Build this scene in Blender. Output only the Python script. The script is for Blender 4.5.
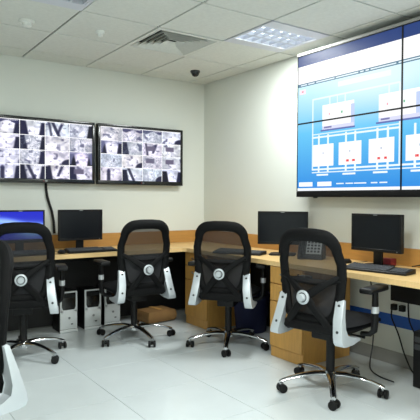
import bpy, bmesh, math, random
import numpy as np
from mathutils import Vector, Matrix

for o in list(bpy.data.objects): bpy.data.objects.remove(o, do_unlink=True)
S = bpy.context.scene
C = S.collection
PI = math.pi
rnd = random.Random(7)

# ------------------------------------------------------------------ camera, world, exposure
CAM = Vector((-3.365, -5.02, 1.23))
YAW, PIT, ROL, FPX = 0.60207, -0.0220, 0.0043, 532.86
cd = bpy.data.cameras.new('camera'); cam = bpy.data.objects.new('camera', cd); C.objects.link(cam)
cd.sensor_width = 36; cd.lens = FPX / 420 * 36; cd.clip_start = 0.02
fw = Vector((math.sin(YAW)*math.cos(PIT), math.cos(YAW)*math.cos(PIT), math.sin(PIT)))
rt = Vector((math.cos(YAW), -math.sin(YAW), 0)); up = rt.cross(fw)
r2 = rt*math.cos(ROL) + up*math.sin(ROL); u2 = up*math.cos(ROL) - rt*math.sin(ROL)
M4 = Matrix((r2, u2, -fw)).transposed().to_4x4(); M4.translation = CAM
cam.matrix_world = M4
S.camera = cam
w = bpy.data.worlds.new('world'); S.world = w; w.use_nodes = True
w.node_tree.nodes['Background'].inputs[0].default_value = (0.6, 0.7, 0.75, 1)
w.node_tree.nodes['Background'].inputs[1].default_value = 0.15
S.view_settings.view_transform = 'Standard'; S.view_settings.look = 'None'
S.view_settings.gamma = 1; S.view_settings.use_curve_mapping = False
S.view_settings.exposure = 0.0
LAMP_W = 39.0            # watts of each ceiling troffer

CEIL = 2.51; RX0, RY0 = -5.2, -6.6     # room: x RX0..0, y RY0..0

# ------------------------------------------------------------------ materials
def lin(c):
    return tuple(((v/255)/12.92 if v/255 <= 0.04045 else ((v/255+0.055)/1.055)**2.4) for v in c)
MATS = {}
def mat(name, rgb, rough=0.5, metal=0.0, noise=0.0, nscale=8.0, bump=0.0, bscale=60.0, spec=0.5, coat=0.0, stretch=None):
    m = bpy.data.materials.new(name); m.use_nodes = True
    nt = m.node_tree; b = nt.nodes['Principled BSDF']
    col = (*lin(rgb), 1)
    b.inputs['Base Color'].default_value = col
    b.inputs['Roughness'].default_value = rough; b.inputs['Metallic'].default_value = metal
    b.inputs['Specular IOR Level'].default_value = spec
    b.inputs['Coat Weight'].default_value = coat
    tc = nt.nodes.new('ShaderNodeTexCoord'); mp = nt.nodes.new('ShaderNodeMapping')
    nt.links.new(tc.outputs['Object'], mp.inputs[0])
    if stretch: mp.inputs['Scale'].default_value = stretch
    if noise > 0:
        n = nt.nodes.new('ShaderNodeTexNoise'); n.inputs['Scale'].default_value = nscale; n.inputs['Detail'].default_value = 4
        nt.links.new(mp.outputs[0], n.inputs['Vector'])
        r = nt.nodes.new('ShaderNodeValToRGB')
        r.color_ramp.elements[0].position = 0.3; r.color_ramp.elements[1].position = 0.7
        r.color_ramp.elements[0].color = (*[v*(1-noise) for v in col[:3]], 1)
        r.color_ramp.elements[1].color = (*[min(1, v*(1+noise)) for v in col[:3]], 1)
        nt.links.new(n.outputs['Fac'], r.inputs[0]); nt.links.new(r.outputs[0], b.inputs['Base Color'])
    if bump > 0:
        n2 = nt.nodes.new('ShaderNodeTexNoise'); n2.inputs['Scale'].default_value = bscale; n2.inputs['Detail'].default_value = 3
        bp = nt.nodes.new('ShaderNodeBump'); bp.inputs['Strength'].default_value = bump; bp.inputs['Distance'].default_value = 0.002
        nt.links.new(mp.outputs[0], n2.inputs['Vector']); nt.links.new(n2.outputs['Fac'], bp.inputs['Height'])
        nt.links.new(bp.outputs[0], b.inputs['Normal'])
    MATS[name] = m
    return m
def emit(name, rgb, strength):
    m = bpy.data.materials.new(name); m.use_nodes = True; nt = m.node_tree; nt.nodes.clear()
    e = nt.nodes.new('ShaderNodeEmission'); o = nt.nodes.new('ShaderNodeOutputMaterial')
    e.inputs[0].default_value = (*lin(rgb), 1); e.inputs[1].default_value = strength
    nt.links.new(e.outputs[0], o.inputs[0]); MATS[name] = m; return m
def screen_mat(name, strength):
    m = bpy.data.materials.new(name); m.use_nodes = True; nt = m.node_tree; b = nt.nodes['Principled BSDF']
    a = nt.nodes.new('ShaderNodeAttribute'); a.attribute_name = 'picture'
    b.inputs['Base Color'].default_value = (0.01, 0.01, 0.012, 1); b.inputs['Roughness'].default_value = 0.5; b.inputs['Specular IOR Level'].default_value = 0.15
    nt.links.new(a.outputs['Color'], b.inputs['Emission Color']); b.inputs['Emission Strength'].default_value = strength
    MATS[name] = m; return m
def mesh_fabric(name, opacity):
    m = bpy.data.materials.new(name); m.use_nodes = True; nt = m.node_tree; b = nt.nodes['Principled BSDF']
    b.inputs['Base Color'].default_value = (0.012, 0.012, 0.014, 1); b.inputs['Roughness'].default_value = 0.75
    t = nt.nodes.new('ShaderNodeBsdfTransparent'); mx = nt.nodes.new('ShaderNodeMixShader'); mx.inputs[0].default_value = opacity
    nt.links.new(t.outputs[0], mx.inputs[1]); nt.links.new(b.outputs[0], mx.inputs[2])
    nt.links.new(mx.outputs[0], nt.nodes['Material Output'].inputs[0]); MATS[name] = m; return m

mat('paint', (216, 219, 212), 0.7, bump=0.08, bscale=180, noise=0.015, nscale=1.5)
mat('ceiling_tile', (214, 217, 212), 0.85, noise=0.04, nscale=40, bump=0.2, bscale=120)
mat('ceiling_gap', (38, 39, 38), 0.9)
mat('fixture_white', (205, 208, 218), 0.4)
mat('floor_tile', (206, 213, 214), 0.25, noise=0.02, nscale=6, coat=0.1)
mat('floor_gap', (158, 164, 164), 0.8)
mat('baseboard', (142, 142, 138), 0.6)
mat('blue_band', (24, 84, 170), 0.5)
mat('wood_top', (224, 188, 128), 0.32, noise=0.06, nscale=5, stretch=(2, 14, 2))
mat('wood_edge', (231, 196, 138), 0.4, noise=0.05, nscale=5, stretch=(2, 14, 2))
mat('wood', (196, 148, 78), 0.42, noise=0.09, nscale=4, stretch=(12, 12, 1.4))
mat('wood_strip', (182, 134, 70), 0.45, noise=0.08, nscale=4, stretch=(1.5, 1.5, 10))
mat('wood_dark', (120, 82, 40), 0.6, noise=0.08)
mat('black_board', (14, 14, 15), 0.6)
mat('black_plastic', (11, 11, 12), 0.5, noise=0.1, nscale=20, spec=0.3)
mat('black_gloss', (10, 10, 11), 0.18)
mat('black_fabric', (13, 14, 18), 0.85, spec=0.25, bump=0.3, bscale=400)
mat('dark_grey', (48, 50, 52), 0.5)
mat('key_grey', (62, 64, 68), 0.45)
mat('silver', (196, 200, 202), 0.32, metal=0.35)
mat('pc_silver', (208, 212, 212), 0.42, metal=0.1)
mat('bracket_silver', (196, 202, 206), 0.36, metal=0.35)
mat('black_matte', (8, 8, 9), 0.65, spec=0.18)
mat('chrome', (205, 206, 208), 0.13, metal=1.0)
mat('steel', (150, 152, 154), 0.3, metal=0.9)
mat('off_screen', (13, 17, 23), 0.3, spec=0.3)
mat('grey_frame', (150, 150, 146), 0.5)
mat('navy', (16, 24, 66), 0.7, bump=0.3, bscale=40)
mat('cardboard', (142, 106, 62), 0.85, noise=0.08, nscale=10)
mat('red', (112, 20, 30), 0.5)
mat('white_plastic', (222, 224, 220), 0.4)
mat('dark_void', (18, 19, 19), 0.9)
emit('tube', (235, 248, 255), 3.0)
screen_mat('cctv_picture', 1.5)
screen_mat('wall_picture', 1.1)
screen_mat('desktop_picture', 1.2)
mesh_fabric('mesh_upper', 0.81)
mesh_fabric('mesh_lower', 0.95)

# ------------------------------------------------------------------ mesh helpers
class MB:
    def __init__(s): s.bm = bmesh.new()
    def box(s, x0, x1, y0, y1, z0, z1, bev=0.0, seg=2, mtx=None):
        r = bmesh.ops.create_cube(s.bm, size=1.0)
        vs = r['verts']
        for v in vs:
            v.co = Vector((x0+(v.co.x+.5)*(x1-x0), y0+(v.co.y+.5)*(y1-y0), z0+(v.co.z+.5)*(z1-z0)))
        if bev > 0:
            es = list({e for v in vs for e in v.link_edges})
            rb = bmesh.ops.bevel(s.bm, geom=es, offset=bev, segments=seg, profile=0.6, affect='EDGES')
            vs = list({v for f in rb['faces'] for v in f.verts} | {v for v in vs if v.is_valid})
        if mtx is not None:
            for v in vs: v.co = mtx @ v.co
        return s
    def tube(s, pts, rad, n=8, cap=True, closed=False, flat=1.0, upv=None):
        """sweep an ellipse along pts; rad number or list; flat scales the second axis"""
        pts = [Vector(p) for p in pts]; N = len(pts)
        rads = rad if isinstance(rad, (list, tuple)) else [rad]*N
        rings = []; prev = None
        for i, p in enumerate(pts):
            if closed: t = (pts[(i+1) % N]-pts[i-1])
            else: t = pts[min(i+1, N-1)]-pts[max(i-1, 0)]
            t.normalize()
            if upv is not None: a = Vector(upv)
            elif prev is not None: a = prev
            else: a = Vector((0, 0, 1)) if abs(t.z) < .9 else Vector((1, 0, 0))
            a = (a - t*a.dot(t)).normalized(); b = t.cross(a); prev = a
            rings.append([s.bm.verts.new(p + (a*math.cos(2*PI*k/n)*flat + b*math.sin(2*PI*k/n))*rads[i]) for k in range(n)])
        R = N if closed else N-1
        for i in range(R):
            A, B = rings[i], rings[(i+1) % N]
            for k in range(n): s.bm.faces.new((A[k], A[(k+1) % n], B[(k+1) % n], B[k]))
        if cap and not closed:
            s.bm.faces.new(list(reversed(rings[0]))); s.bm.faces.new(rings[-1])
        return s
    def lathe(s, prof, n=20, mtx=None):
        """prof list of (r,z) around Z"""
        rings = []
        for r, z in prof:
            if r < 1e-6: rings.append([s.bm.verts.new((0, 0, z))])
            else: rings.append([s.bm.verts.new((r*math.cos(2*PI*k/n), r*math.sin(2*PI*k/n), z)) for k in range(n)])
        for A, B in zip(rings, rings[1:]):
            for k in range(n):
                k2 = (k+1) % n
                if len(A) == 1 and len(B) > 1: s.bm.faces.new((A[0], B[k], B[k2]))
                elif len(B) == 1 and len(A) > 1: s.bm.faces.new((A[k2], A[k], B[0]))
                elif len(A) > 1: s.bm.faces.new((A[k], A[k2], B[k2], B[k]))
        if mtx is not None:
            for R in rings:
                for v in R: v.co = mtx @ v.co
        return s
    def prism(s, poly, axis, a0, a1, bev=0.0):
        """extrude a 2D polygon along an axis (0:x -> poly is (y,z), 1:y -> (x,z), 2:z -> (x,y))"""
        def P(q, a):
            return {0: (a, q[0], q[1]), 1: (q[0], a, q[1]), 2: (q[0], q[1], a)}[axis]
        A = [s.bm.verts.new(P(q, a0)) for q in poly]; B = [s.bm.verts.new(P(q, a1)) for q in poly]
        n = len(poly); fs = [s.bm.faces.new(A), s.bm.faces.new(list(reversed(B)))]
        for i in range(n): fs.append(s.bm.faces.new((A[i], B[i], B[(i+1) % n], A[(i+1) % n])))
        if bev > 0:
            es = [e for e in fs[0].edges] + [e for e in fs[1].edges]
            bmesh.ops.bevel(s.bm, geom=es, offset=bev, segments=2, profile=0.6, affect='EDGES')
        return s
    def mesh(s, name, m, smooth=True):
        bmesh.ops.recalc_face_normals(s.bm, faces=s.bm.faces[:])
        me = bpy.data.meshes.new(name); s.bm.to_mesh(me); s.bm.free()
        me.materials.append(MATS[m])
        if smooth:
            for p in me.polygons: p.use_smooth = True
            me.set_sharp_from_angle(angle=math.radians(38))
        return me
    def obj(s, name, m, parent=None, smooth=True):
        return link(name, s.mesh(name, m, smooth), parent)
def link(name, me, parent=None):
    o = bpy.data.objects.new(name, me); C.objects.link(o); o.parent = parent
    return o
def tag(o, label, cat, group=None):
    o['label'] = label; o['category'] = cat
    if group: o['group'] = group
    return o
def thing(name, label, cat, loc=(0, 0, 0), rz=0.0, group=None):
    o = bpy.data.objects.new(name, None); C.objects.link(o); o.location = loc; o.rotation_euler = (0, 0, rz)
    o.empty_display_size = 0.1
    return tag(o, label, cat, group)
def struct(o, label=None):
    o['kind'] = 'structure'
    if label: o['label'] = label
    return o
def dup(root, label=None, loc=None, rz=None):
    def cp(o, par):
        c = o.copy(); C.objects.link(c); c.parent = par
        for ch in list(o.children): cp(ch, c)
        return c
    r = cp(root, None)
    if loc is not None: r.location = loc
    if rz is not None: r.rotation_euler = (0, 0, rz)
    if label: r['label'] = label
    return r
def picture(name, img, wdt, hgt, m, parent, origin, ux, uz):
    """a flat screen whose picture is a face colour per pixel; img rows top to bottom, linear rgb"""
    H, W, _ = img.shape
    xs = np.linspace(0, wdt, W+1); zs = np.linspace(hgt, 0, H+1)
    gx, gz = np.meshgrid(xs, zs)
    o = np.array(origin, float); ux = np.array(ux, float); uz = np.array(uz, float)
    co = o + gx[..., None]*ux + gz[..., None]*uz
    idx = np.arange((H+1)*(W+1)).reshape(H+1, W+1)
    q = np.stack([idx[1:, :-1], idx[1:, 1:], idx[:-1, 1:], idx[:-1, :-1]], -1).reshape(-1, 4)
    me = bpy.data.meshes.new(name)
    me.from_pydata(co.reshape(-1, 3).tolist(), [], q.tolist())
    at = me.attributes.new('picture', 'FLOAT_COLOR', 'CORNER')
    c = np.concatenate([img.reshape(-1, 3), np.ones((H*W, 1))], 1).repeat(4, 0).astype(np.float32)
    at.data.foreach_set('color', c.ravel())
    me.materials.append(MATS[m])
    return link(name, me, parent)
def L3(r, g, b): return np.array(lin((r, g, b)))

# ------------------------------------------------------------------ room shell
T = 0.12
struct(MB().box(RX0-T, T, 0, T, -T, CEIL+T).obj('wall_left', 'paint', smooth=False), 'pale painted wall that carries the two surveillance televisions')
wr = struct(MB().box(0, T, RY0-T, 0, -T, CEIL+T).obj('wall_right', 'paint', smooth=False), 'pale painted wall behind the video wall')
struct(MB().box(RX0-T, RX0, RY0-T, 0, -T, CEIL+T).obj('wall_far_side', 'paint', smooth=False))
struct(MB().box(RX0, 0, RY0-T, RY0, -T, CEIL+T).obj('wall_behind', 'paint', smooth=False))
band = MB().box(-0.004, 0.001, -6.0, -1.9, 0.285, 0.372).obj('painted_band', 'blue_band', wr, smooth=False); band['label'] = 'blue painted band low on the wall'
struct(MB().box(-0.012, 0, RY0, -0.02, 0.0, 0.10, 0.003).obj('baseboard_right', 'baseboard'))
struct(MB().box(RX0, -0.02, -0.012, 0, 0.0, 0.10, 0.003).obj('baseboard_left', 'baseboard'))

# floor: slab + one object for each tile
floor = struct(MB().box(RX0, 0, RY0, 0, -0.1, -0.004).obj('floor', 'floor_gap', smooth=False), 'pale glossy square-tiled floor')
FX0, FY0 = None, None
fx = -3.365+1.36863; fy = -5.02+2.98625
def lines(a, lo, hi, step=0.6):
    k0 = math.ceil((lo-a)/step-1e-6); L = [lo]
    v = a+k0*step
    while v < hi-1e-6:
        if v > lo+1e-3: L.append(v)
        v += step
    return L+[hi]
def tiles(parent, name, m, X, Y, z0, z1, gap, bev, skip=()):
    cache = {}
    for i in range(len(X)-1):
        for j in range(len(Y)-1):
            x0, x1, y0, y1 = X[i], X[i+1], Y[j], Y[j+1]
            cx, cy = (x0+x1)/2, (y0+y1)/2
            if any(abs(cx-a) < .2 and abs(cy-b) < .2 for a, b in skip): continue
            k = (round(x1-x0, 3), round(y1-y0, 3))
            if k not in cache:
                hx, hy = (x1-x0-gap)/2, (y1-y0-gap)/2
                cache[k] = MB().box(-hx, hx, -hy, hy, z0, z1, bev, 1).mesh(name, m, False)
            o = link(name, cache[k], parent); o.location = (cx, cy, 0)
tiles(floor, 'floor_tile', 'floor_tile', lines(fx, RX0, 0), lines(fy, RY0, 0), -0.004, 0.0, 0.003, 0.0008)

# ceiling: slab + tiles, openings for the troffers and the air diffuser
ceil = struct(MB().box(RX0, 0, RY0, 0, CEIL+0.09, CEIL+0.2).obj('ceiling', 'ceiling_gap', smooth=False), 'suspended ceiling of square white tiles')
gx0, gy0 = -2.012, 0.314
CX, CY = lines(gx0, RX0, 0), lines(gy0, RY0, 0)
def cell(i, j): return (gx0+.6*i+.3, gy0-.6*j-.3)       # i to the right wall, j away from the left wall
LG = [(2, 3), (-1, 3), (-1, 6), (2, 9), (-1, 9), (-4, 6)]
lights = [cell(i, j) for i, j in LG]
diff_c = cell(1, 2)
tiles(ceil, 'ceiling_tile', 'ceiling_tile', CX, CY, CEIL, CEIL+0.014, 0.014, 0.002, skip=lights+[diff_c])
gr = MB()
for x in CX[1:-1]: gr.box(x-0.012, x+0.012, RY0, 0, CEIL+0.0145, CEIL+0.02)
for y in CY[1:-1]: gr.box(RX0, 0, y-0.012, y+0.012, CEIL+0.0205, CEIL+0.026)
gr.obj('grid_bar', 'ceiling_gap', ceil, smooth=False)

# ------------------------------------------------------------------ ceiling fixtures
def troffer():
    t = thing('ceiling_light', '', 'ceiling light', group='recessed fluorescent ceiling lights')
    h = 0.296
    f = MB()
    for y0, y1 in ((-h, -0.18), (0.18, h)): f.box(-h, h, y0, y1, -0.004, 0.006, 0.001, 1)
    for x0, x1 in ((-h, -0.275), (0.275, h)): f.box(x0, x1, -0.18, 0.18, -0.004, 0.006, 0.001, 1)
    f.obj('frame', 'fixture_white', t)
    r = MB()      # housing above the opening
    r.box(-0.28, 0.28, -0.19, 0.19, 0.082, 0.088); r.box(-0.28, 0.28, -0.19, -0.185, 0.006, 0.082); r.box(-0.28, 0.28, 0.185, 0.19, 0.006, 0.082)
    r.box(-0.28, -0.275, -0.185, 0.185, 0.006, 0.082); r.box(0.275, 0.28, -0.185, 0.185, 0.006, 0.082)
    r.obj('housing', 'fixture_white', t)
    for y in (-0.12, 0, 0.12):
        MB().tube([(-0.27, y, 0.05), (0.27, y, 0.05)], 0.013, 10).obj('fluorescent_tube', 'tube', t)
    for y in (-0.06, 0.06):
        MB().box(-0.275, 0.275, y-0.009, y+0.009, 0.0, 0.028).obj('louvre_rail', 'fixture_white', t)
    blade = MB().box(-0.006, 0.006, -0.18, 0.18, 0.0, 0.026).mesh('louvre_blade', 'fixture_white', False)
    for k in range(7):
        o = link('louvre_blade', blade, t); o.location = (-0.27+0.09*k, 0, 0)
    ld = bpy.data.lights.new('troffer_lamp', 'AREA'); ld.shape = 'RECTANGLE'; ld.size = 0.52; ld.size_y = 0.34
    ld.energy = LAMP_W; ld.color = (0.95, 1.0, 0.985)
    return t, ld
t0, LD = troffer()
labels = {(2, 3): 'lit louvred ceiling light near the video wall', (-1, 3): 'unlit louvred ceiling light in line with the wall televisions'}
LDC = LD.copy(); LDC.size = 0.072; LDC.size_y = 0.1; LDC.energy = LAMP_W/18     # one bright louvre cell
fixtures = [t0]+[dup(t0) for _ in LG[1:]]
for t, (i, j) in zip(fixtures, LG):
    x, y = cell(i, j); t.location = (x, y, CEIL)
    t['label'] = labels.get((i, j), 'louvred recessed ceiling light behind the chairs')
    if (i, j) == (-1, 3):          # this one is switched off
        for ch in t.children:
            if ch.name.startswith('fluorescent_tube'):
                ch.data = ch.data.copy(); ch.data.materials[0] = MATS['white_plastic']
        continue
    spots = [(0, 0)] if j > 3 or i < 0 else [(-.225+.09*a_, (-.12, 0, .12)[b_]) for a_ in range(6) for b_ in range(3)]
    for sx_, sy_ in spots:
        lo = bpy.data.objects.new('troffer_lamp', LD if len(spots) == 1 else LDC); C.objects.link(lo)
        lo.location = (sx_, sy_, -0.0015); lo.parent = t

t = thing('air_diffuser', 'square white air diffuser with dark slots set in the ceiling', 'air vent', (*diff_c, CEIL))
p = MB()
for x0, x1, y0, y1 in ((-.296, .296, .262, .296), (-.296, .296, -.296, -.262), (-.296, -.262, -.262, .262), (.262, .296, -.262, .262)):
    p.box(x0, x1, y0, y1, -0.004, 0.008)
p.obj('plate', 'ceiling_tile', t, False)
MB().box(-0.29, 0.29, -0.29, 0.29, 0.075, 0.08).obj('duct_backing', 'dark_void', t, False)
for k, r in enumerate((0.255, 0.212, 0.169, 0.126, 0.083)):
    m = MB(); ri = r-0.030
    for a in range(4):
        c, s = math.cos(a*PI/2), math.sin(a*PI/2)
        def q(x, y, z): return m.bm.verts.new((x*c-y*s, x*s+y*c, z))
        m.bm.faces.new((q(-r, r, -0.004), q(r, r, -0.004), q(ri, ri, 0.03), q(-ri, ri, 0.03)))
        m.bm.faces.new((q(-r, r, -0.0015), q(r, r, -0.0015), q(ri, ri, 0.0325), q(-ri, ri, 0.0325)))
        m.bm.faces.new((q(-r, r, -0.004), q(-r, r, -0.0015), q(r, r, -0.0015), q(r, r, -0.004)))
    m.obj('blade_ring', 'ceiling_tile', t, False)

t = thing('dome_camera', 'small black dome camera on the ceiling near the corner', 'camera', (-0.44, -0.49, CEIL))
MB().lathe([(0, 0), (0.048, 0), (0.05, -0.006), (0.046, -0.02), (0, -0.02)], 20).obj('base_ring', 'dark_grey', t)
MB().lathe([(0.04, -0.018), (0.039, -0.032), (0.03, -0.048), (0.016, -0.056), (0, -0.058)], 20).obj('dome', 'black_gloss', t)
def detector(loc, label, r):
    t = thing('smoke_detector', label, 'smoke detector', loc)
    MB().lathe([(0, 0), (r, 0), (r, -0.012), (r*.85, -0.02), (0, -0.02)], 24).obj('base', 'white_plastic', t)
    MB().lathe([(r*.62, -0.019), (r*.6, -0.036), (r*.45, -0.044), (0, -0.046)], 24).obj('sensor_cap', 'white_plastic', t)
detector((-2.26, -1.06, CEIL), 'round white smoke detector above the pair with the lit blue monitor', 0.055)
detector((-1.73, -1.14, CEIL), 'smaller round white detector next to the air diffuser', 0.035)

# ------------------------------------------------------------------ surveillance televisions
CELLS = {   # what each of the sixteen camera pictures shows: L/R dark side, V slanted strokes, G grainy yard, B dark lower corner, D dark block, A arch, T dark top, P figure
    11: ['R T', 'L R', 'V V2', 'G R', 'R', 'L G R', 'W', 'G', 'W', 'G R', 'W B', 'L R A', 'R P', 'L V R', 'L V2', 'L D'],
    23: ['G', 'G T', 'T G', 'W B', 'L A R', 'L G', 'V2 D', 'D', 'G W', 'B W', 'D G', 'D', 'P', 'L V', 'G B', 'L R']}
def cctv(seed):
    rs = np.random.RandomState(seed)
    CW, CH = 44, 26; img = np.zeros((CH*4, CW*4, 3))
    def smooth(n, m):
        a = rs.rand(n, m)
        yi = np.linspace(0, n-1.001, CH); xi = np.linspace(0, m-1.001, CW)
        y0 = yi.astype(int); x0 = xi.astype(int); fy_ = (yi-y0)[:, None]; fx_ = (xi-x0)[None]
        return (a[y0][:, x0]*(1-fy_)*(1-fx_)+a[y0+1][:, x0]*fy_*(1-fx_)+a[y0][:, x0+1]*(1-fy_)*fx_+a[y0+1][:, x0+1]*fy_*fx_)
    yy, xx = np.mgrid[0:CH, 0:CW]; xn = xx/CW; yn = yy/CH
    for n, spec in enumerate(CELLS[seed]):
        r, c = divmod(n, 4)
        base = 0.55+0.42*smooth(4, 5)
        tint = np.array([0.93, 0.925, 1.0])+rs.uniform(-.04, .04, 3)
        im = base[..., None]*tint
        g = np.exp(-(((xn-rs.uniform(.4, .6))/.3)**2+((yn-rs.uniform(.5, .8))/.4)**2))[..., None]*.7
        im = im*(1-g)+g*np.array([.96, .95, 1.])
        dk = np.array([.09, .09, .17])
        def put(m, col=dk, a=1.0):
            m = np.clip(m, 0, 1)[..., None]*a; im[:] = im*(1-m)+np.asarray(col)*m
        def soft(v, k=16.0): return np.clip(.5+v*k, 0, 1)
        put(soft(smooth(8, 11)-.62, 5), np.array([.42, .43, .52]), .4); put(soft(smooth(6, 9)-.80, 6), dk*1.5, .7)
        for k in spec.split():
            q = rs.uniform(-.04, .04)
            if k == 'L': put(soft(.20+q+.12*yn-xn)*soft(yn-rs.uniform(0, .15)), dk*rs.uniform(.6, 1.1))
            if k == 'R': put(soft(xn-.80+q+.10*(yn-.5))*soft(yn-rs.uniform(0, .2)), dk*rs.uniform(.6, 1.1))
            if k == 'V': put(soft(.07-np.abs(xn-.30-.28*yn)), dk, .9)
            if k == 'V2': put(soft(.06-np.abs(xn-.72+.25*yn))*soft(.8-yn), dk*1.3, .9); put(soft(.05-np.abs(xn-.16-.1*yn)), dk, .8)
            if k == 'G': put(rs.rand(CH//2, CW//2).repeat(2, 0).repeat(2, 1)*soft(smooth(5, 7)-.35, 3), np.array([.34, .38, .44]), .55)
            if k == 'B': put(soft(.34-np.hypot(xn-1.0, (yn-.95)*.9)), dk, .95)
            if k == 'D': put(soft(.22-np.abs(xn-.42+q))*soft(.18-np.abs(yn-.42+q)), np.array([.30, .28, .36]), .95)
            if k == 'A': put(soft(np.hypot((xn-.5)/.42, (yn-.95)/.9)-1, 5)*soft(.9-yn), np.array([.36, .37, .5]), .8)
            if k == 'T': put(soft(.2+.1*np.sin(xn*9)-yn), dk*1.6, .85)
            if k == 'P': put(soft(.08-np.abs(xn-.36+q))*soft(yn-.25), dk, .9); put(soft(.07-np.hypot(xn-.36+q, (yn-.24)*.6)), dk*1.5, .9)
        put(((yn > .05) & (yn < .10) & (xn > .55) & (xn < .92) & ((xx % 3) > 0))*1.0, np.ones(3), .7)
        im[0, :] = .9; im[:, 0] = .9
        img[r*CH:(r+1)*CH, c*CW:(c+1)*CW] = np.clip(im, 0, 1)**2.0
    return img
def television(x0, x1, seed, label):
    z0, z1 = 1.364, 1.962; yf = -0.085
    t = thing('television', label, 'television', ((x0+x1)/2, 0, z0), group='wall televisions of camera pictures')
    hw = (x1-x0)/2; H = z1-z0
    MB().box(-hw, hw, yf+0.006, yf+0.05, 0, H, 0.004).obj('casing', 'black_plastic', t)
    b = 0.027
    f = MB()
    for a in ((-hw, hw, 0, 0.04), (-hw, hw, H-b, H), (-hw, -hw+b, 0.04, H-b), (hw-b, hw, 0.04, H-b)):
        f.box(a[0], a[1], yf-0.006, yf+0.008, a[2], a[3], 0.002)
    fr = f.obj('bezel', 'black_gloss', t)
    MB().lathe([(0, 0), (0.006, 0), (0.006, 0.001), (0, 0.001)], 12, Matrix.Translation((-0.012, yf-0.006, 0.02)) @ Matrix.Rotation(PI/2, 4, 'X')).obj('maker_mark', 'red', fr)
    MB().box(-0.002, 0.02, yf-0.007, yf-0.006, 0.016, 0.024).obj('maker_lettering', 'steel', fr)
    MB().box(-0.16, 0.16, yf+0.05, 0, 0.18, 0.42).obj('wall_mount', 'dark_grey', t)
    picture('screen', cctv(seed), 2*hw-2*b, H-b-0.04, 'cctv_picture', t, (-hw+b, yf, 0.04), (1, 0, 0), (0, 0, 1))
television(-2.315, -1.343, 11, 'black wall television with a grid of sixteen camera views and a cable hanging below')
television(-1.310, -0.338, 23, 'black wall television with sixteen camera views, nearer the room corner')
MBt = MB()
pts = [(-1.80, -0.02, 1.37), (-1.797, -0.012, 1.32), (-1.785, -0.012, 1.24), (-1.765, -0.012, 1.17), (-1.742, -0.012, 1.10), (-1.725, -0.014, 1.0), (-1.72, -0.02, 0.89)]
tag(MBt.tube(pts, 0.0125, 8).obj('television_cable', 'black_plastic'), 'black cable running down the wall from the television to the desk', 'cable')

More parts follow.
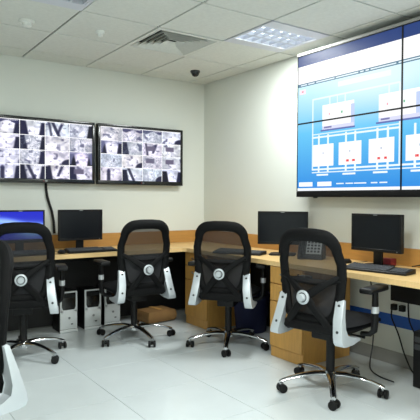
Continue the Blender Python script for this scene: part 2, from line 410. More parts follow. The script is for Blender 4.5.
# ------------------------------------------------------------------ video wall
WY0, PW = -1.66, 1.04; Z0, ZM, Z1 = 1.29, 1.865, 2.44; WX = -0.15
def vw_image():
    n = 4.6e-3
    s = (np.arange(int(2*PW/n))+.5)*n; z = Z1-(np.arange(int((Z1-Z0)/n))+.5)*n
    S_, Z_ = np.meshgrid(s, z)
    img = np.zeros(S_.shape+(3,))
    k = np.clip((2.18-Z_)/(2.18-1.31), 0, 1)[..., None]
    top, mid, bot = L3(196, 238, 250), L3(96, 194, 240), L3(40, 136, 222)
    img[:] = np.where(k < .45, top+(mid-top)*(k/.45), mid+(bot-mid)*((k-.45)/.55))
    glow = np.exp(-(((S_-.9)/.55)**2+((Z_-2.1)/.2)**2))[..., None]
    img[:] = img*(1-.55*glow)+.55*glow*L3(240, 252, 255)
    def R(s0, s1, z0, z1, c, a=1.0):
        m = (S_ >= s0) & (S_ < s1) & (Z_ >= z0) & (Z_ < z1); img[m] = img[m]*(1-a)+np.array(c)*a
    W = np.array([1., 1., 1.]); PW_ = L3(235, 248, 255)
    R(0, 3, 2.35, 2.5, L3(38, 62, 120)); R(0, 3, 2.203, 2.352, W)
    R(0, 3, 2.176, 2.207, L3(84, 122, 145))
    sx = 0.03
    rr = random.Random(3)
    while sx < 2.05:
        l = rr.choice((.05, .09, .22, .24)); R(sx, sx+l-.015, 2.185, 2.198, L3(225, 240, 246)); sx += l
    R(.02, .09, 2.115, 2.155, L3(245, 225, 235)); R(.045, .065, 2.13, 2.142, L3(225, 60, 90))
    R(.45, .95, 2.115, 2.155, L3(238, 250, 255), .8)
    # pipework
    for base in (0.0, 1.165):
        for z_ in (2.045,): R(base+.17, base+1.03, z_, z_+.014, PW_, .85)
        for s_ in (.17, 1.02): R(base+s_, base+s_+.014, 1.47, 2.05, PW_, .9)
        R(base+.17, base+1.03, 1.735, 1.748, PW_); R(base+.17, base+1.03, 1.765, 1.772, PW_, .8)
    R(.17, 2.05, 1.468, 1.482, PW_); R(.17, 2.05, 1.445, 1.455, PW_, .9)
    for s_ in (.24, .34, .53, .62, .83, .92, 1.13, 1.22, 1.42, 1.51, 1.72, 1.81):
        R(s_, s_+.018, 1.45, 1.76, PW_)
    for s_ in (.36, .44, .52, .93, 1.02, 1.5, 1.6): R(s_, s_+.013, 1.96, 2.05, PW_, .8)
    # heads: two big units
    for s_ in (.285, .845, 1.42):
        R(s_-.02, s_+.34, 1.785, 1.80, L3(95, 110, 175)); R(s_, s_+.33, 1.80, 1.99, L3(252, 253, 255)); R(s_+.30, s_+.335, 1.80, 1.96, L3(190, 205, 240))
        R(s_, s_+.33, 1.80, 1.83, L3(214, 216, 240))
        R(s_+.02, s_+.10, 1.81, 1.822, L3(120, 120, 170)); R(s_+.07, s_+.085, 1.90, 1.92, L3(240, 170, 180)); R(s_+.2, s_+.215, 1.9, 1.92, L3(120, 190, 150))
    # squares with red values
    for k_, s_ in enumerate((.184, .465, .76, 1.068, 1.36, 1.65)):
        R(s_, s_+.225, 1.50, 1.682, W)
        R(s_+.105, s_+.12, 1.60, 1.615, L3(190, 200, 215))
        if k_:
            R(s_+.075, s_+.105, 1.523, 1.545, L3(240, 120, 120)); R(s_+.135, s_+.165, 1.523, 1.545, L3(240, 120, 120))
            for d in (.075, .135): R(s_+d+.01, s_+d+.02, 1.527, 1.541, L3(214, 40, 50))
        R(s_+.04, s_+.17, 1.422, 1.437, L3(240, 250, 255))
    R(.02, .18, 1.335, 1.374, L3(250, 252, 255)); R(.236, .39, 1.335, 1.374, L3(250, 252, 255))
    for a, b in ((.44, .52), (.54, .61), (.62, .74), (.78, .84), (.86, .93)): R(a, b, 1.349, 1.358, L3(235, 246, 255))
    R(0, 3, 1.29, 1.323, L3(246, 250, 255))
    return img, n
IMG, NPX = vw_image()
vw = thing('video_wall', 'large video wall of joined display panels showing a blue control diagram', 'video wall', (WX, WY0, 1.244))
HR, HC = IMG.shape[0]//2, IMG.shape[1]//2
for r in range(2):
    for c in range(2):
        za, zb = (ZM-1.244, Z1-1.244) if r == 0 else (Z0-1.244, ZM-1.244)
        ya, yb = -c*PW, -(c+1)*PW
        pn = MB().box(0.004, 0.10, yb+0.0005, ya-0.0005, za+0.0005, zb-0.0005, 0.001, 1).obj('display_panel', 'black_plastic', vw)
        b = 0.006; f = MB()
        for a in ((yb+.0005, ya-.0005, za+.0005, za+b), (yb+.0005, ya-.0005, zb-b, zb-.0005), (yb+.0005, yb+b, za+b, zb-b), (ya-b, ya-.0005, za+b, zb-b)):
            f.box(-0.003, 0.005, a[0], a[1], a[2], a[3])
        f.obj('panel_bezel', 'black_plastic', pn, False)
        picture('screen', IMG[r*HR:(r+1)*HR, c*HC:(c+1)*HC], PW-2*b, zb-za-2*b, 'wall_picture', pn, (0.002, ya-b, za+b), (0, -1, 0), (0, 0, 1))
MB().box(-0.006, 0.12, -2*PW, 0, 0.0, Z0-1.2445, 0.003).obj('base_rail', 'black_matte', vw)
MB().lathe([(0, 0), (0.018, 0), (0.018, -0.008), (0, -0.008)], 12, Matrix.Translation((0.02, -0.2, 0))).obj('rail_foot', 'black_plastic', vw)
MB().box(-0.01, 0.12, -2*PW, 0, Z1-1.2435, Z1-1.244+0.022, 0.003).obj('top_cover', 'grey_frame', vw)
MB().box(0.10, 0.15, -2*PW+0.1, -0.1, 0.06, Z1-1.3, 0.002).obj('wall_mount', 'dark_grey', vw)

# ------------------------------------------------------------------ L-shaped worktop
DZ = 0.745; TH = 0.032; DL, DR = 0.60, 0.62; DX0, DY0 = -3.2, -4.3
desk = thing('corner_worktop', 'continuous L-shaped light wooden worktop along both walls', 'desk', (0, 0, 0))
g = 0.001
poly = [(-g, -g), (DX0, -g), (DX0, -DL), (-DR-.03, -DL), (-DR, -DL-.03), (-DR, DY0), (-g, DY0)]
MB().prism(poly, 2, DZ-TH, DZ, 0.0).obj('tabletop', 'wood_top', desk, False)
e = 0.003
MB().prism([(DX0, -DL), (-DR-.03, -DL), (-DR, -DL-.03), (-DR, DY0), (-DR-e, DY0), (-DR-e, -DL-.03-e*.5), (-DR-.03-e*.5, -DL-e), (DX0, -DL-e)], 2, DZ-TH-.004, DZ).obj('edge_band', 'wood_edge', desk, False)
struct(MB().box(DX0, -0.022, -0.020, -g, DZ+.0005, 0.875, 0.002, 1).obj('trim_1', 'wood_strip'), 'wooden strip along the television wall above the worktop')
struct(MB().box(-0.020, -g, DY0, -g, DZ+.0005, 0.875, 0.002, 1).obj('trim_2', 'wood_strip'), 'wooden strip along the video wall side above the worktop')
MB().box(DX0, -0.05, -0.045, -0.015, 0.02, DZ-TH, 0.0).obj('modesty_panel', 'black_board', desk, False)
MB().box(-0.045, -0.015, -1.85, -0.05, 0.02, DZ-TH, 0.0).obj('modesty_panel', 'black_board', desk, False)
MB().box(DX0, DX0+0.025, -DL+.03, -0.05, 0.0, DZ-TH).obj('end_panel', 'wood', desk, False)
MB().box(-DR+.03, -0.02, DY0, DY0+0.025, 0.0, DZ-TH).obj('end_panel', 'wood', desk, False)
MB().box(-0.32, -0.06, -3.6, -2.75, 0.545, DZ-TH-.001, 0.004).obj('cable_tray', 'black_plastic', desk)
MB().box(-2.9, -1.0, -0.30, -0.06, DZ-TH-0.07, DZ-TH-.001, 0.004).obj('cable_tray', 'black_plastic', desk)

def pedestal(y1, y0, label, xf=-0.575):
    """drawer unit under the right worktop, fronts facing -x; y0<y1"""
    W_ = y1-y0; zt = DZ-TH-.002
    t = thing('drawer_pedestal', label, 'drawer unit', (xf, (y0+y1)/2, 0), group='wooden drawer pedestals under the worktop')
    hw = W_/2
    MB().box(0.0, 0.50, -hw, hw, 0.0, zt, 0.002, 1).obj('carcass', 'wood', t)
    zs = [(0.085, 0.435), (0.441, 0.570), (0.576, zt-0.006)]
    for k, (a, b) in enumerate(zs):
        d = MB().box(-0.02, -0.0005, -hw+.002, hw-.002, a, b, 0.002, 1).obj('drawer', 'wood', t)
        zc = b-0.05
        MB().tube([(-0.02, -0.05, zc), (-0.036, -0.046, zc-.003), (-0.042, -0.02, zc-.008), (-0.042, 0.02, zc-.008), (-0.036, 0.046, zc-.003), (-0.02, 0.05, zc)], 0.005, 8).obj('handle', 'steel', d)
        if k == 2:
            MB().lathe([(0, 0), (0.008, 0), (0.008, 0.004), (0, 0.004)], 12, Matrix.Translation((-0.02, -hw+.04, b-.035)) @ Matrix.Rotation(-PI/2, 4, 'Y')).obj('lock', 'chrome', d)
    MB().box(-0.008, -0.0005, -hw+.002, hw-.002, 0.0, 0.08, 0.002, 1).obj('plinth', 'wood', t)
pedestal(-0.56, -0.94, 'wooden three-drawer pedestal in the room corner beneath the worktop')
pedestal(-1.86, -2.215, 'wooden three-drawer pedestal beside the chair in front of the video wall', -0.60)

# ------------------------------------------------------------------ computers
def pc_tower(loc, label, rz=0.0, h=0.375, dark=False):
    t = thing('computer_tower', label, 'computer', loc, rz, group='computer towers under the desks')
    w_ = 0.08
    MB().box(-w_, w_, 0.012, 0.21, 0.004, h, 0.004).obj('case', 'black_plastic', t)
    if dark:
        MB().box(-w_, w_, -0.006, 0.0115, 0.004, h, 0.005).obj('front_panel', 'black_plastic', t)
        for z in (h-.05, h-.10): MB().box(-w_+.012, w_-.012, -0.009, -0.0065, z-.018, z+.018, .001, 1).obj('drive_bay', 'dark_grey', t)
        MB().lathe([(0, 0), (.009, 0), (.009, .003), (0, .003)], 14, Matrix.Translation((0, -.006, h-.17)) @ Matrix.Rotation(PI/2, 4, 'X')).obj('power_button', 'steel', t)
        return t
    MB().box(-w_+.006, w_-.006, 0.0, 0.0115, 0.006, h-.004, 0.002).obj('front_panel', 'black_gloss', t)
    f = MB(); zl = h*0.55
    f.box(-w_, w_, -0.006, 0.011, h-.014, h, .004)
    for s in (-1, 1):
        f.prism([(s*w_, h-.01), (s*(w_-.014), h-.01), (s*(w_-.014), zl+.03), (s*(w_-.026), zl), (s*(w_-.026), zl-.02), (s*w_, zl-.02)], 1, -0.006, 0.011)
    f.obj('front_frame', 'pc_silver', t)
    lp = MB().box(-w_, w_, -0.006, 0.011, 0.03, zl, .004).obj('lower_panel', 'pc_silver', t)
    MB().lathe([(0, 0), (.011, 0), (.011, .003), (0, .003)], 16, Matrix.Translation((0.005, -.006, zl-.075)) @ Matrix.Rotation(PI/2, 4, 'X')).obj('power_button', 'steel', lp)
    MB().box(.02, .04, -.0075, -.0062, .07, .08).obj('usb_port', 'dark_grey', lp)
    MB().box(-w_-.004, w_+.004, -0.012, 0.0, 0.002, 0.028, .005).obj('front_foot', 'pc_silver', t)
    MB().box(-w_+.016, w_-.016, -.004, -.0002, h-.06, h-.03, .001, 1).obj('drive_bay', 'black_plastic', t)
    return t
pc_tower((-1.683, -0.30, 0), 'silver-fronted computer tower closest to the lit blue monitor', 0)
pc_tower((-1.452, -0.305, 0), 'silver-fronted computer tower, middle one of three under the desk', 0)
pc_tower((-1.235, -0.26, 0), 'silver-fronted computer tower behind the chair nearest the parcel', 0)
pc_tower((-0.30, -3.0, 0), 'black computer tower standing under the worktop by hanging cables', -PI/2, h=0.37, dark=True)

def monitor(loc, rz, label, wd=0.42, ht=0.285, lit=False, z0=0.09):
    """faces -y"""
    t = thing('computer_monitor', label, 'monitor', (loc[0], loc[1], DZ), rz, group='desk monitors')
    hw = wd/2
    MB().box(-hw, hw, -0.005, 0.028, z0, z0+ht, 0.006).obj('casing', 'black_plastic', t)
    MB().box(-hw*.6, hw*.6, 0.028, 0.05, z0+.04, z0+ht-.05, 0.01).obj('rear_housing', 'black_plastic', t)
    b = 0.014; f = MB()
    for a in ((-hw, hw, z0, z0+.022), (-hw, hw, z0+ht-b, z0+ht), (-hw, -hw+b, z0+.022, z0+ht-b), (hw-b, hw, z0+.022, z0+ht-b)):
        f.box(a[0], a[1], -0.012, -0.004, a[2], a[3], .002, 1)
    bz = f.obj('bezel', 'black_plastic', t)
    MB().box(-.016, .016, -0.0128, -0.012, z0+ht-.011, z0+ht-.005).obj('maker_mark', 'steel', bz)
    MB().lathe([(0, 0), (.004, 0), (.004, .002), (0, .002)], 10, Matrix.Translation((hw-.03, -.012, z0+.011)) @ Matrix.Rotation(PI/2, 4, 'X')).obj('power_button', 'steel', bz)
    if lit:
        W, H = 96, 60; yy, xx = np.mgrid[0:H, 0:W]; u = xx/W; v = yy/H
        img = np.zeros((H, W, 3)); base = L3(28, 38, 190)
        img[:] = base
        img += np.exp(-((v-.42+.12*np.cos(u*3.2))/.1)**2)[..., None]*L3(150, 190, 255)*.9
        img += np.exp(-(((u-.8)/.35)**2+((v-.66)/.2)**2))[..., None]*L3(170, 225, 235)
        img += np.exp(-(((u-.15)/.25)**2+((v-.5)/.12)**2))[..., None]*L3(120, 160, 240)*.6
        img[(v > .955)] = L3(10, 14, 40)
        for k in range(4): img[(u > .03) & (u < .06) & (v > .06+.13*k) & (v < .12+.13*k)] = L3(210, 220, 230)
        picture('screen', np.clip(img, 0, 1), wd-2*b, ht-b-.022, 'desktop_picture', t, (-hw+b, -0.006, z0+.022), (1, 0, 0), (0, 0, 1))
    else:
        MB().box(-hw+b, hw-b, -0.0075, -0.0052, z0+.022, z0+ht-b).obj('screen', 'off_screen', t, False)
    MB().box(-.035, .035, .018, .04, 0.012, z0+.07, .004).obj('stand_neck', 'black_plastic', t)
    MB().prism([(-.11, -.06), (-.09, -.085), (.09, -.085), (.11, -.06), (.11, .07), (.08, .10), (-.08, .10), (-.11, .07)], 2, 0.0, 0.014, .004).obj('stand_base', 'black_plastic', t)
    return t
monitor((-2.105, -0.28), 0, 'black desk monitor lit with a blue desktop picture', lit=True)
monitor((-1.555, -0.27), 0, 'switched-off black monitor below the gap between the televisions', wd=0.42)
monitor((-0.255, -1.60), math.radians(-48), 'switched-off black monitor near the room corner, angled from the wall', wd=0.43)
monitor((-0.235, -2.56), math.radians(-87), 'switched-off black monitor below the video wall, keyboard in front', wd=0.415, ht=.27, z0=.108)

def keyboard(loc, rz, label):
    t = thing('keyboard', label, 'keyboard', (loc[0], loc[1], DZ), rz, group='desk keyboards')
    MB().prism([(-.075, .001), (.075, .001), (.075, .030), (.065, .033), (-.07, .017), (-.075, .013)], 0, -.225, .225, .002).obj('case', 'black_plastic', t)
    key = MB().box(-.0082, .0082, -.0075, .0075, 0, .007, .0018, 1).mesh('key', 'key_grey', True)
    sl = math.atan2(.016, .135)
    for r in range(6):
        y = -.056+.0205*r+(.006 if r == 5 else 0); zz = .0165+(y+.07)*math.tan(sl)
        for c in range(21):
            if r == 0 and 4 <= c <= 8: continue
            if c in (15,) or (c > 15 and r == 5): continue
            o = link('key', key, t); o.location = (-.208+.0203*c+(.003 if c > 14 else 0), y, zz); o.rotation_euler = (sl, 0, 0)
    o = MB().box(-.05, .05, -.0075, .0075, 0, .007, .0018, 1).obj('space_bar', 'key_grey', t); o.location = (-.208+.0203*6, -.056, .0165+.014*math.tan(sl)); o.rotation_euler = (sl, 0, 0)
    return t
keyboard((-1.54, -0.485), math.radians(0), 'black keyboard in front of the switched-off monitor under the televisions')
keyboard((-0.425, -2.73), math.radians(-80), 'black keyboard below the video wall with visible key rows')
keyboard((-0.515, -1.33), math.radians(-62), 'black keyboard in front of the angled corner monitor')
keyboard((-2.12, -0.47), 0, 'black keyboard in front of the lit blue monitor')

def mouse(loc, rz, label):
    t = thing('computer_mouse', label, 'mouse', (loc[0], loc[1], DZ), rz)
    m = MB(); rings = []
    bm = m.bm
    r = bmesh.ops.create_uvsphere(bm, u_segments=14, v_segments=8, radius=1)
    for v in r['verts']: v.co = Vector((v.co.x*.031, v.co.y*.055, max(0.0, .012+v.co.z*.024+.004*v.co.y*-1)))
    b = m.obj('body', 'black_plastic', t)
    MB().tube([(0, .03, .03), (0, .042, .026)], .004, 8).obj('scroll_wheel', 'dark_grey', t)
    MB().tube([(0, .05, .006), (.01, .10, .003), (.03, .15, .003), (.02, .22, .003)], .002, 6).obj('cord', 'black_plastic', t)
mouse((-1.815, -0.50), 0.1, 'black mouse left of the keyboard under the televisions')
mouse((-0.25, -2.30), math.radians(-90), 'black mouse on the worktop beside the keyboard below the video wall')

# desk telephone, standing at a steep slant against the wall side
t = thing('desk_telephone', 'dark desk telephone with a grey key face on the worktop', 'telephone', (-0.25, -1.94, DZ), math.radians(-60))
MB().prism([(-.07, 0.0), (.07, 0.0), (.07, .03), (.045, .205), (.02, .215), (-.07, .03)], 0, -.10, .10, .004).obj('body', 'dark_grey', t)
sl = math.atan2(.185, .09)
Rm = Matrix.Translation((0, -.027, .125)) @ Matrix.Rotation(sl, 4, 'X')
MB().box(-.03, .092, -.09, .095, 0, .004, .001, 1, mtx=Rm).obj('key_face', 'silver', t)
key = MB().box(-.009, .009, -.007, .007, 0, .006, .001, 1).mesh('key', 'dark_grey', True)
for r in range(4):
    for c in range(4):
        o = link('key', key, t); o.matrix_local = Rm @ Matrix.Translation((-.012+.028*c, -.07+.026*r, .004))
MB().box(-.018, .08, .045, .085, .004, .006, mtx=Rm).obj('display', 'off_screen', t)
hs = [Rm @ Vector(q) for q in ((-.065, -.10, .004), (-.065, -.095, .026), (-.065, -.05, .034), (-.065, .05, .034), (-.065, .095, .026), (-.065, .10, .004))]
MB().tube(hs, [.022, .025, .016, .016, .025, .022], 10).obj('handset', 'black_plastic', t)

tag(MB().box(-0.12, -0.05, -2.60, -2.50, DZ+.0006, DZ+.052, .006).obj('red_box', 'red'), 'small red box behind the monitor stand below the video wall', 'box')

# under the worktops: bin, parcel, socket and cables
t = thing('waste_bin', 'dark navy blue bin under the worktop between the drawer pedestals', 'bin', (-0.25, -1.17, 0))
m = MB()
m.lathe([(0, 0.004), (.135, .004), (.14, .01), (.172, .335), (.178, .34), (.178, .35), (.168, .35), (.165, .335), (.132, .016), (0, .016)], 24); m.obj('body', 'navy', t)
MB().lathe([(.176, .338), (.183, .342), (.183, .352), (.176, .356), (.165, .352)], 24).obj('rim', 'navy', t)
t = thing('brown_parcel', 'brown soft-cornered parcel lying on the floor under the worktop', 'parcel', (-0.80, -0.33, 0), math.radians(6))
m = MB(); r = bmesh.ops.create_cube(m.bm, size=1); bmesh.ops.subdivide_edges(m.bm, edges=m.bm.edges[:], cuts=5, use_grid_fill=True)
for v in m.bm.verts:
    x, y, z = v.co*2
    f = 1-.16*max(abs(x), abs(y))**4
    v.co = Vector((x*.17*(1-.10*z*z), y*.13*(1-.10*z*z), .065+z*.062*f+rnd.uniform(-.0015, .0015)))
m.obj('wrapping', 'cardboard', t)
MB().box(-.024, .024, -.09, .09, .1270, .1300, .001, 1).obj('tape_strip', 'wood', t)

t = thing('wall_socket', 'white wall socket plate with dark plugs above the blue band', 'socket', (0, -2.60, 0.435))
MB().box(-.010, 0, -.075, .075, -.04, .04, .003).obj('plate', 'white_plastic', t)
for y in (-.035, .035):
    pl = MB().box(-.045, -.0101, y-.02, y+.02, -.022, .022, .005).obj('plug', 'black_plastic', t)
def cable(pts, r, label, m='black_plastic'):
    P = [Vector(p) for p in pts]; out = []
    for i in range(len(P)-1):
        p0, p1, p2, p3 = P[max(i-1, 0)], P[i], P[i+1], P[min(i+2, len(P)-1)]
        for k in range(5):
            u = k/5; out.append(0.5*((2*p1)+(-p0+p2)*u+(2*p0-5*p1+4*p2-p3)*u*u+(-p0+3*p1-3*p2+p3)*u**3))
    out.append(P[-1])
    return tag(MB().tube(out, r, 6).obj('hanging_cable', m), label, 'cable', 'cables under the worktop')
cable([(-.05, -2.565, .43), (-.06, -2.57, .36), (-.05, -2.62, .25), (-.06, -2.68, .12), (-.07, -2.74, .03), (-.10, -2.80, .006)], .0055, 'black cable dropping from the socket plug to the floor')
cable([(-.045, -2.70, .70), (-.035, -2.69, .45), (-.05, -2.72, .34), (-.06, -2.80, .24), (-.07, -2.86, .20)], .0055, 'black cable hanging from the tray to the back of the dark tower')
cable([(-.10, -2.40, .66), (-.06, -2.41, .40), (-.08, -2.42, .15), (-.16, -2.46, .03), (-.26, -2.55, .006), (-.33, -2.68, .006), (-.34, -2.80, .006)], .005, 'thin grey cable looping from the worktop down onto the floor', 'dark_grey')
cable([(-.04, -2.72, DZ+.006), (-.06, -2.85, DZ+.03), (-.09, -3.0, DZ+.006), (-.06, -3.2, DZ+.006)], .004, 'black cable lying on the worktop behind the keyboard below the video wall')

# ------------------------------------------------------------------ office chairs (face +y)
def back_y(z):           # side profile of the backrest
    u = (z-0.46)/0.58
    return -0.250-0.032*u+0.03*math.sin(PI*u)-0.030*max(0, u-.55)
def back_outline(inset=0.0, n=10):
    """closed outline (x,z) of the backrest, rounded top, narrowing towards the seat"""
    hw, zt, zb = 0.235-inset, 1.04-inset, 0.47+inset
    hb = 0.19-inset; ht = 0.215-inset
    r = 0.115-inset*.6
    P = []
    P += [(-hb, zb+.03), (-hb-.012, .56), (-hw+.012, .66), (-hw+.002, .76), (-hw, .84), (-ht-.006, zt-r-.02)]
    for k in range(n+1):
        a = PI-k*(PI/2)/n; P.append((-ht+r+r*math.cos(a), zt-r+r*math.sin(a)))
    P += [(-.05, zt+.004), (.05, zt+.004)]
    for k in range(n+1):
        a = PI/2-k*(PI/2)/n; P.append((ht-r+r*math.cos(a), zt-r+r*math.sin(a)))
    P += [(ht+.006, zt-r-.02), (hw, .84), (hw-.002, .76), (hw-.012, .66), (hb+.012, .56), (hb, zb+.03)]
    P += [(hb-.03, zb), (0, zb-.004), (-hb+.03, zb)]
    return P
def curved_panel(z0, z1, hw0, hw1, yo, name, m, parent, top_round=0.0, nx=10, nz=10, th=.004):
    mb = MB(); bm = mb.bm
    def vert(i, j, dy):
        u = -1+2*i/nx; v = j/nz; z = z0+(z1-z0)*v; hw = hw0+(hw1-hw0)*v
        if top_round > 0:
            d = max(0, z-(z1-top_round))/top_round; hw = hw*(1-.30*d*d)
        x = u*hw
        return bm.verts.new((x, back_y(z)+yo+dy-.035*(u*u)*-1*.6, z))
    F = [[vert(i, j, 0) for i in range(nx+1)] for j in range(nz+1)]
    B = [[vert(i, j, -th) for i in range(nx+1)] for j in range(nz+1)] if th else None
    for j in range(nz):
        for i in range(nx):
            bm.faces.new((F[j][i], F[j][i+1], F[j+1][i+1], F[j+1][i]))
            if B: bm.faces.new((B[j][i], B[j+1][i], B[j+1][i+1], B[j][i+1]))
    return mb.obj(name, m, parent)
def make_chair():
    t = thing('office_chair', '', 'chair', group='black mesh office chairs')
    # backrest frame
    out = back_outline(.030)
    def xc(x): return .021*(x/.235)**2     # frame wraps forward at the sides
    pts = [(x, back_y(z)+xc(x), z) for x, z in out]
    rad = [.031+.010*max(0, min(1, (z-.9)/.1)) for x, z in out]
    MB().tube(pts, rad, 10, closed=True, flat=.62, upv=(0, 1, 0)).obj('back_frame', 'black_matte', t)
    curved_panel(.745, 1.01, .205, .20, 0, 'back_mesh', 'mesh_upper', t, top_round=.08, th=0)
    curved_panel(.475, .745, .165, .205, .002, 'lower_mesh', 'mesh_lower', t, th=0)
    # lumbar rail + X brace behind the lower mesh
    lum = MB().tube([(x, back_y(.735-.03*(1-(x/.21)**2))-.012+xc(x), .745-.03*(1-(x/.21)**2)) for x in [-.205+.041*k for k in range(11)]], .012, 8, flat=.7).obj('lumbar_rail', 'black_matte', t)
    for s in (-1, 1):
        MB().tube([(s*.012, back_y(.64)-.062, .645), (s*.07, back_y(.69)-.055, .69), (s*.14, back_y(.72)-.030, .735), (s*.20, back_y(.74)+.006, .775)], [.03, .024, .018, .012], 8, flat=.5, upv=(0, 1, 0)).obj('brace_arm', 'black_matte', t)
        MB().tube([(s*.012, back_y(.64)-.062, .63), (s*.06, back_y(.58)-.055, .57), (s*.12, back_y(.52)-.03, .50), (s*.165, back_y(.46)+.0, .43)], [.03, .026, .024, .026], 8, flat=.5, upv=(0, 1, 0)).obj('brace_arm', 'black_matte', t)
    MB().box(-.17, .17, -.275, -.225, .425, .485, .016, 3).obj('back_crossbar', 'black_matte', t)
    yk = back_y(.64)-.082
    Mk = Matrix.Translation((0, yk, .64)) @ Matrix.Rotation(PI/2, 4, 'X')
    kn = MB().lathe([(0, -.004), (.040, -.004), (.043, .002), (.043, .010), (.036, .014), (.030, .014), (.030, .010), (0, .010)], 28, Mk).obj('tension_knob', 'bracket_silver', t)
    MB().lathe([(.0, .010), (.024, .010), (.024, .030), (.02, .036), (0, .036)], 24, Mk).obj('knob_grip', 'bracket_silver', kn)
    MB().lathe([(.0295, .0105), (.0245, .0105), (.0245, .013), (.0295, .013)], 24, Mk).obj('knob_ring', 'black_plastic', kn)
    # silver side brackets
    prof = [(-.240, .632), (-.228, .640), (-.212, .634), (-.232, .54), (-.245, .47), (-.232, .432), (-.19, .414), (-.12, .405), (-.095, .400), (-.09, .392), (-.10, .385), (-.18, .376), (-.26, .373), (-.292, .380), (-.304, .40), (-.302, .43), (-.276, .52)]
    for s in (-1, 1):
        mb = MB().prism(prof, 0, -.027, .027, .005)
        for v in mb.bm.verts:
            k = max(0, min(1, (.64-v.co.z)/.25))
            v.co.x = v.co.x*(1+.15*k) + s*(.200+.030*k*k)
        b = mb.obj('side_bracket', 'bracket_silver', t); b['label'] = 'silver bracket joining back and seat'
        for z, y in ((.605, -.2475), (.46, -.2925)):
            k = (.64-z)/.25
            MB().lathe([(0, 0), (.0085, 0), (.0085, .004), (0, .004)], 12, Matrix.Translation((s*(.2+.03*k*k), y+.001, z)) @ Matrix.Rotation(PI/2, 4, 'X')).obj('bolt', 'dark_grey', b)
    # seat
    mb = MB(); bm = mb.bm
    r = bmesh.ops.create_cube(bm, size=2.0); bmesh.ops.subdivide_edges(bm, edges=bm.edges[:], cuts=7, use_grid_fill=True)
    for v in bm.verts:
        x, y, z = v.co
        nx_, ny_ = x*math.sqrt(1-y*y/2*.55), y*math.sqrt(1-x*x/2*.55)
        e_ = max(abs(x), abs(y))
        zz = .465+z*.035*(1-.45*e_**6)-.018*(e_**2)*(z > 0)
        if ny_ > .6: zz -= .05*(ny_-.6)
        v.co = Vector((nx_*.25, .04+ny_*.265, zz))
    mb.obj('seat', 'black_fabric', t)
    MB().box(-.19, .19, -.19, .2, .405, .436, .012).obj('seat_pan', 'black_plastic', t)
    MB().box(-.07, .07, -.12, .10, .345, .407, .012).obj('tilt_mechanism', 'black_plastic', t)
    MB().tube([(.06, .02, .375), (.16, .03, .375), (.22, .035, .372)], [.006, .006, .010], 8).obj('height_lever', 'black_plastic', t)
    # armrests
    for s in (-1, 1):
        post = MB().tube([(s*.20, .03, .395), (s*.255, .03, .40), (s*.282, .03, .425), (s*.288, .03, .48), (s*.288, .03, .60), (s*.288, .03, .672)], [.020, .022, .026, .027, .025, .022], 10, flat=.75).obj('arm_post', 'black_plastic', t)
        MB().tube([(s*.288, .03, .535), (s*.288, .03, .575)], .0285, 12, flat=.80).obj('arm_band', 'silver', post)
        mb = MB().box(-.043, .043, -.10, .155, .671, .704, .014, 3)
        for v in mb.bm.verts:
            v.co.z -= .35*max(0, abs(v.co.y-.02)-.07)**1.3
            v.co.x += s*(.288 - .10*max(0, v.co.y-.03))
        mb.obj('arm_pad', 'black_plastic', post)
    # gas lift and base
    MB().tube([(0, 0, .10), (0, 0, .325)], .028, 16).obj('lift_sleeve', 'black_plastic', t)
    MB().tube([(0, 0, .32), (0, 0, .35)], .016, 14).obj('lift_piston', 'steel', t)
    MB().lathe([(0, .075), (.045, .075), (.052, .09), (.048, .115), (.034, .128), (0, .128)], 20).obj('base_hub', 'chrome', t)
    leg = MB()
    prof = [(.030, .108, .030, .016), (.10, .112, .026, .016), (.18, .106, .022, .014), (.26, .092, .019, .012), (.318, .075, .018, .012), (.340, .066, .015, .010)]
    rings = []
    for r_, z_, hw_, hh_ in prof:
        rings.append([leg.bm.verts.new((r_, hw_*math.cos(a)*1.0, z_+hh_*math.sin(a))) for a in [2*PI*k/10 for k in range(10)]])
    for A, B in zip(rings, rings[1:]):
        for k in range(10): leg.bm.faces.new((A[k], A[(k+1) % 10], B[(k+1) % 10], B[k]))
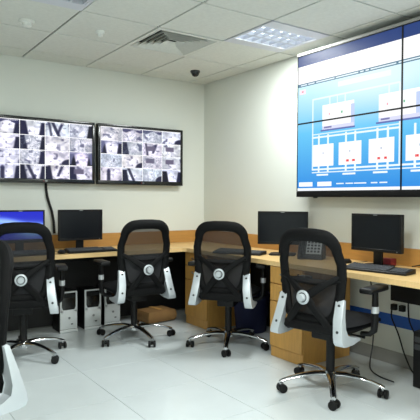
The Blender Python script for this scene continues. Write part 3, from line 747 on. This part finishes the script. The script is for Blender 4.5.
    leg.bm.faces.new(rings[0]); leg.bm.faces.new(list(reversed(rings[-1])))
    leg_me = leg.mesh('base_leg', 'chrome')
    stem_me = MB().tube([(0, 0, .045), (0, 0, .078)], .010, 10).mesh('castor', 'chrome')
    hood_m = MB()
    hood_m.box(-.010, .010, -.022, .02, .022, .052, .006)
    hood_me = hood_m.mesh('castor_hood', 'black_plastic')
    wheel_me = MB().lathe([(0, -.010), (.020, -.010), (.0275, -.007), (.0275, .007), (.020, .010), (0, .010)], 20, Matrix.Rotation(PI/2, 4, 'Y')).mesh('wheel', 'black_plastic')
    return t, leg_me, stem_me, hood_me, wheel_me
chair0, LEG, STEM, HOOD, WHEEL = make_chair()
def add_base(ch, off, rz, seed):
    """five star legs with twin-wheel castors; off is the world angle of the first leg"""
    rr = random.Random(seed)
    for k in range(5):
        a = math.radians(off+72*k)-rz
        l = link('base_leg', LEG, ch); l.rotation_euler = (0, 0, a)
        c = link('castor', STEM, ch); c.location = (.327*math.cos(a), .327*math.sin(a), 0); c.rotation_euler = (0, 0, rr.uniform(0, 6.28))
        h = link('castor_hood', HOOD, c)
        for s in (-1, 1):
            w_ = link('wheel', WHEEL, c); w_.location = (s*.021, -.006, .0275)
CH = [  # x, y, facing degrees (world), first leg angle, label
    (-0.79, -2.65, 12, 10, 'black mesh chair in front of the video wall, phone visible through its back'),
    (-0.72, -1.45, 40, 230, 'black mesh chair by the navy bin, between the two drawer pedestals'),
    (-1.28, -0.82, 85, 198, 'black mesh chair in front of the brown parcel under the worktop'),
    (-2.23, -0.83, 72, 296, 'black mesh chair in front of the monitor with the blue picture'),
    (-3.12, -2.67, 200, 40, 'black mesh chair away from the desks, turned from the televisions, silver bracket showing'),
]
copies = [chair0]+[dup(chair0) for _ in CH[1:]]
for k, (x, y, fdeg, off, lab) in enumerate(CH):
    o = copies[k]; rz = math.radians(fdeg-90)
    o.location = (x, y, 0); o.rotation_euler = (0, 0, rz); o['label'] = lab
    add_base(o, off, rz, k)
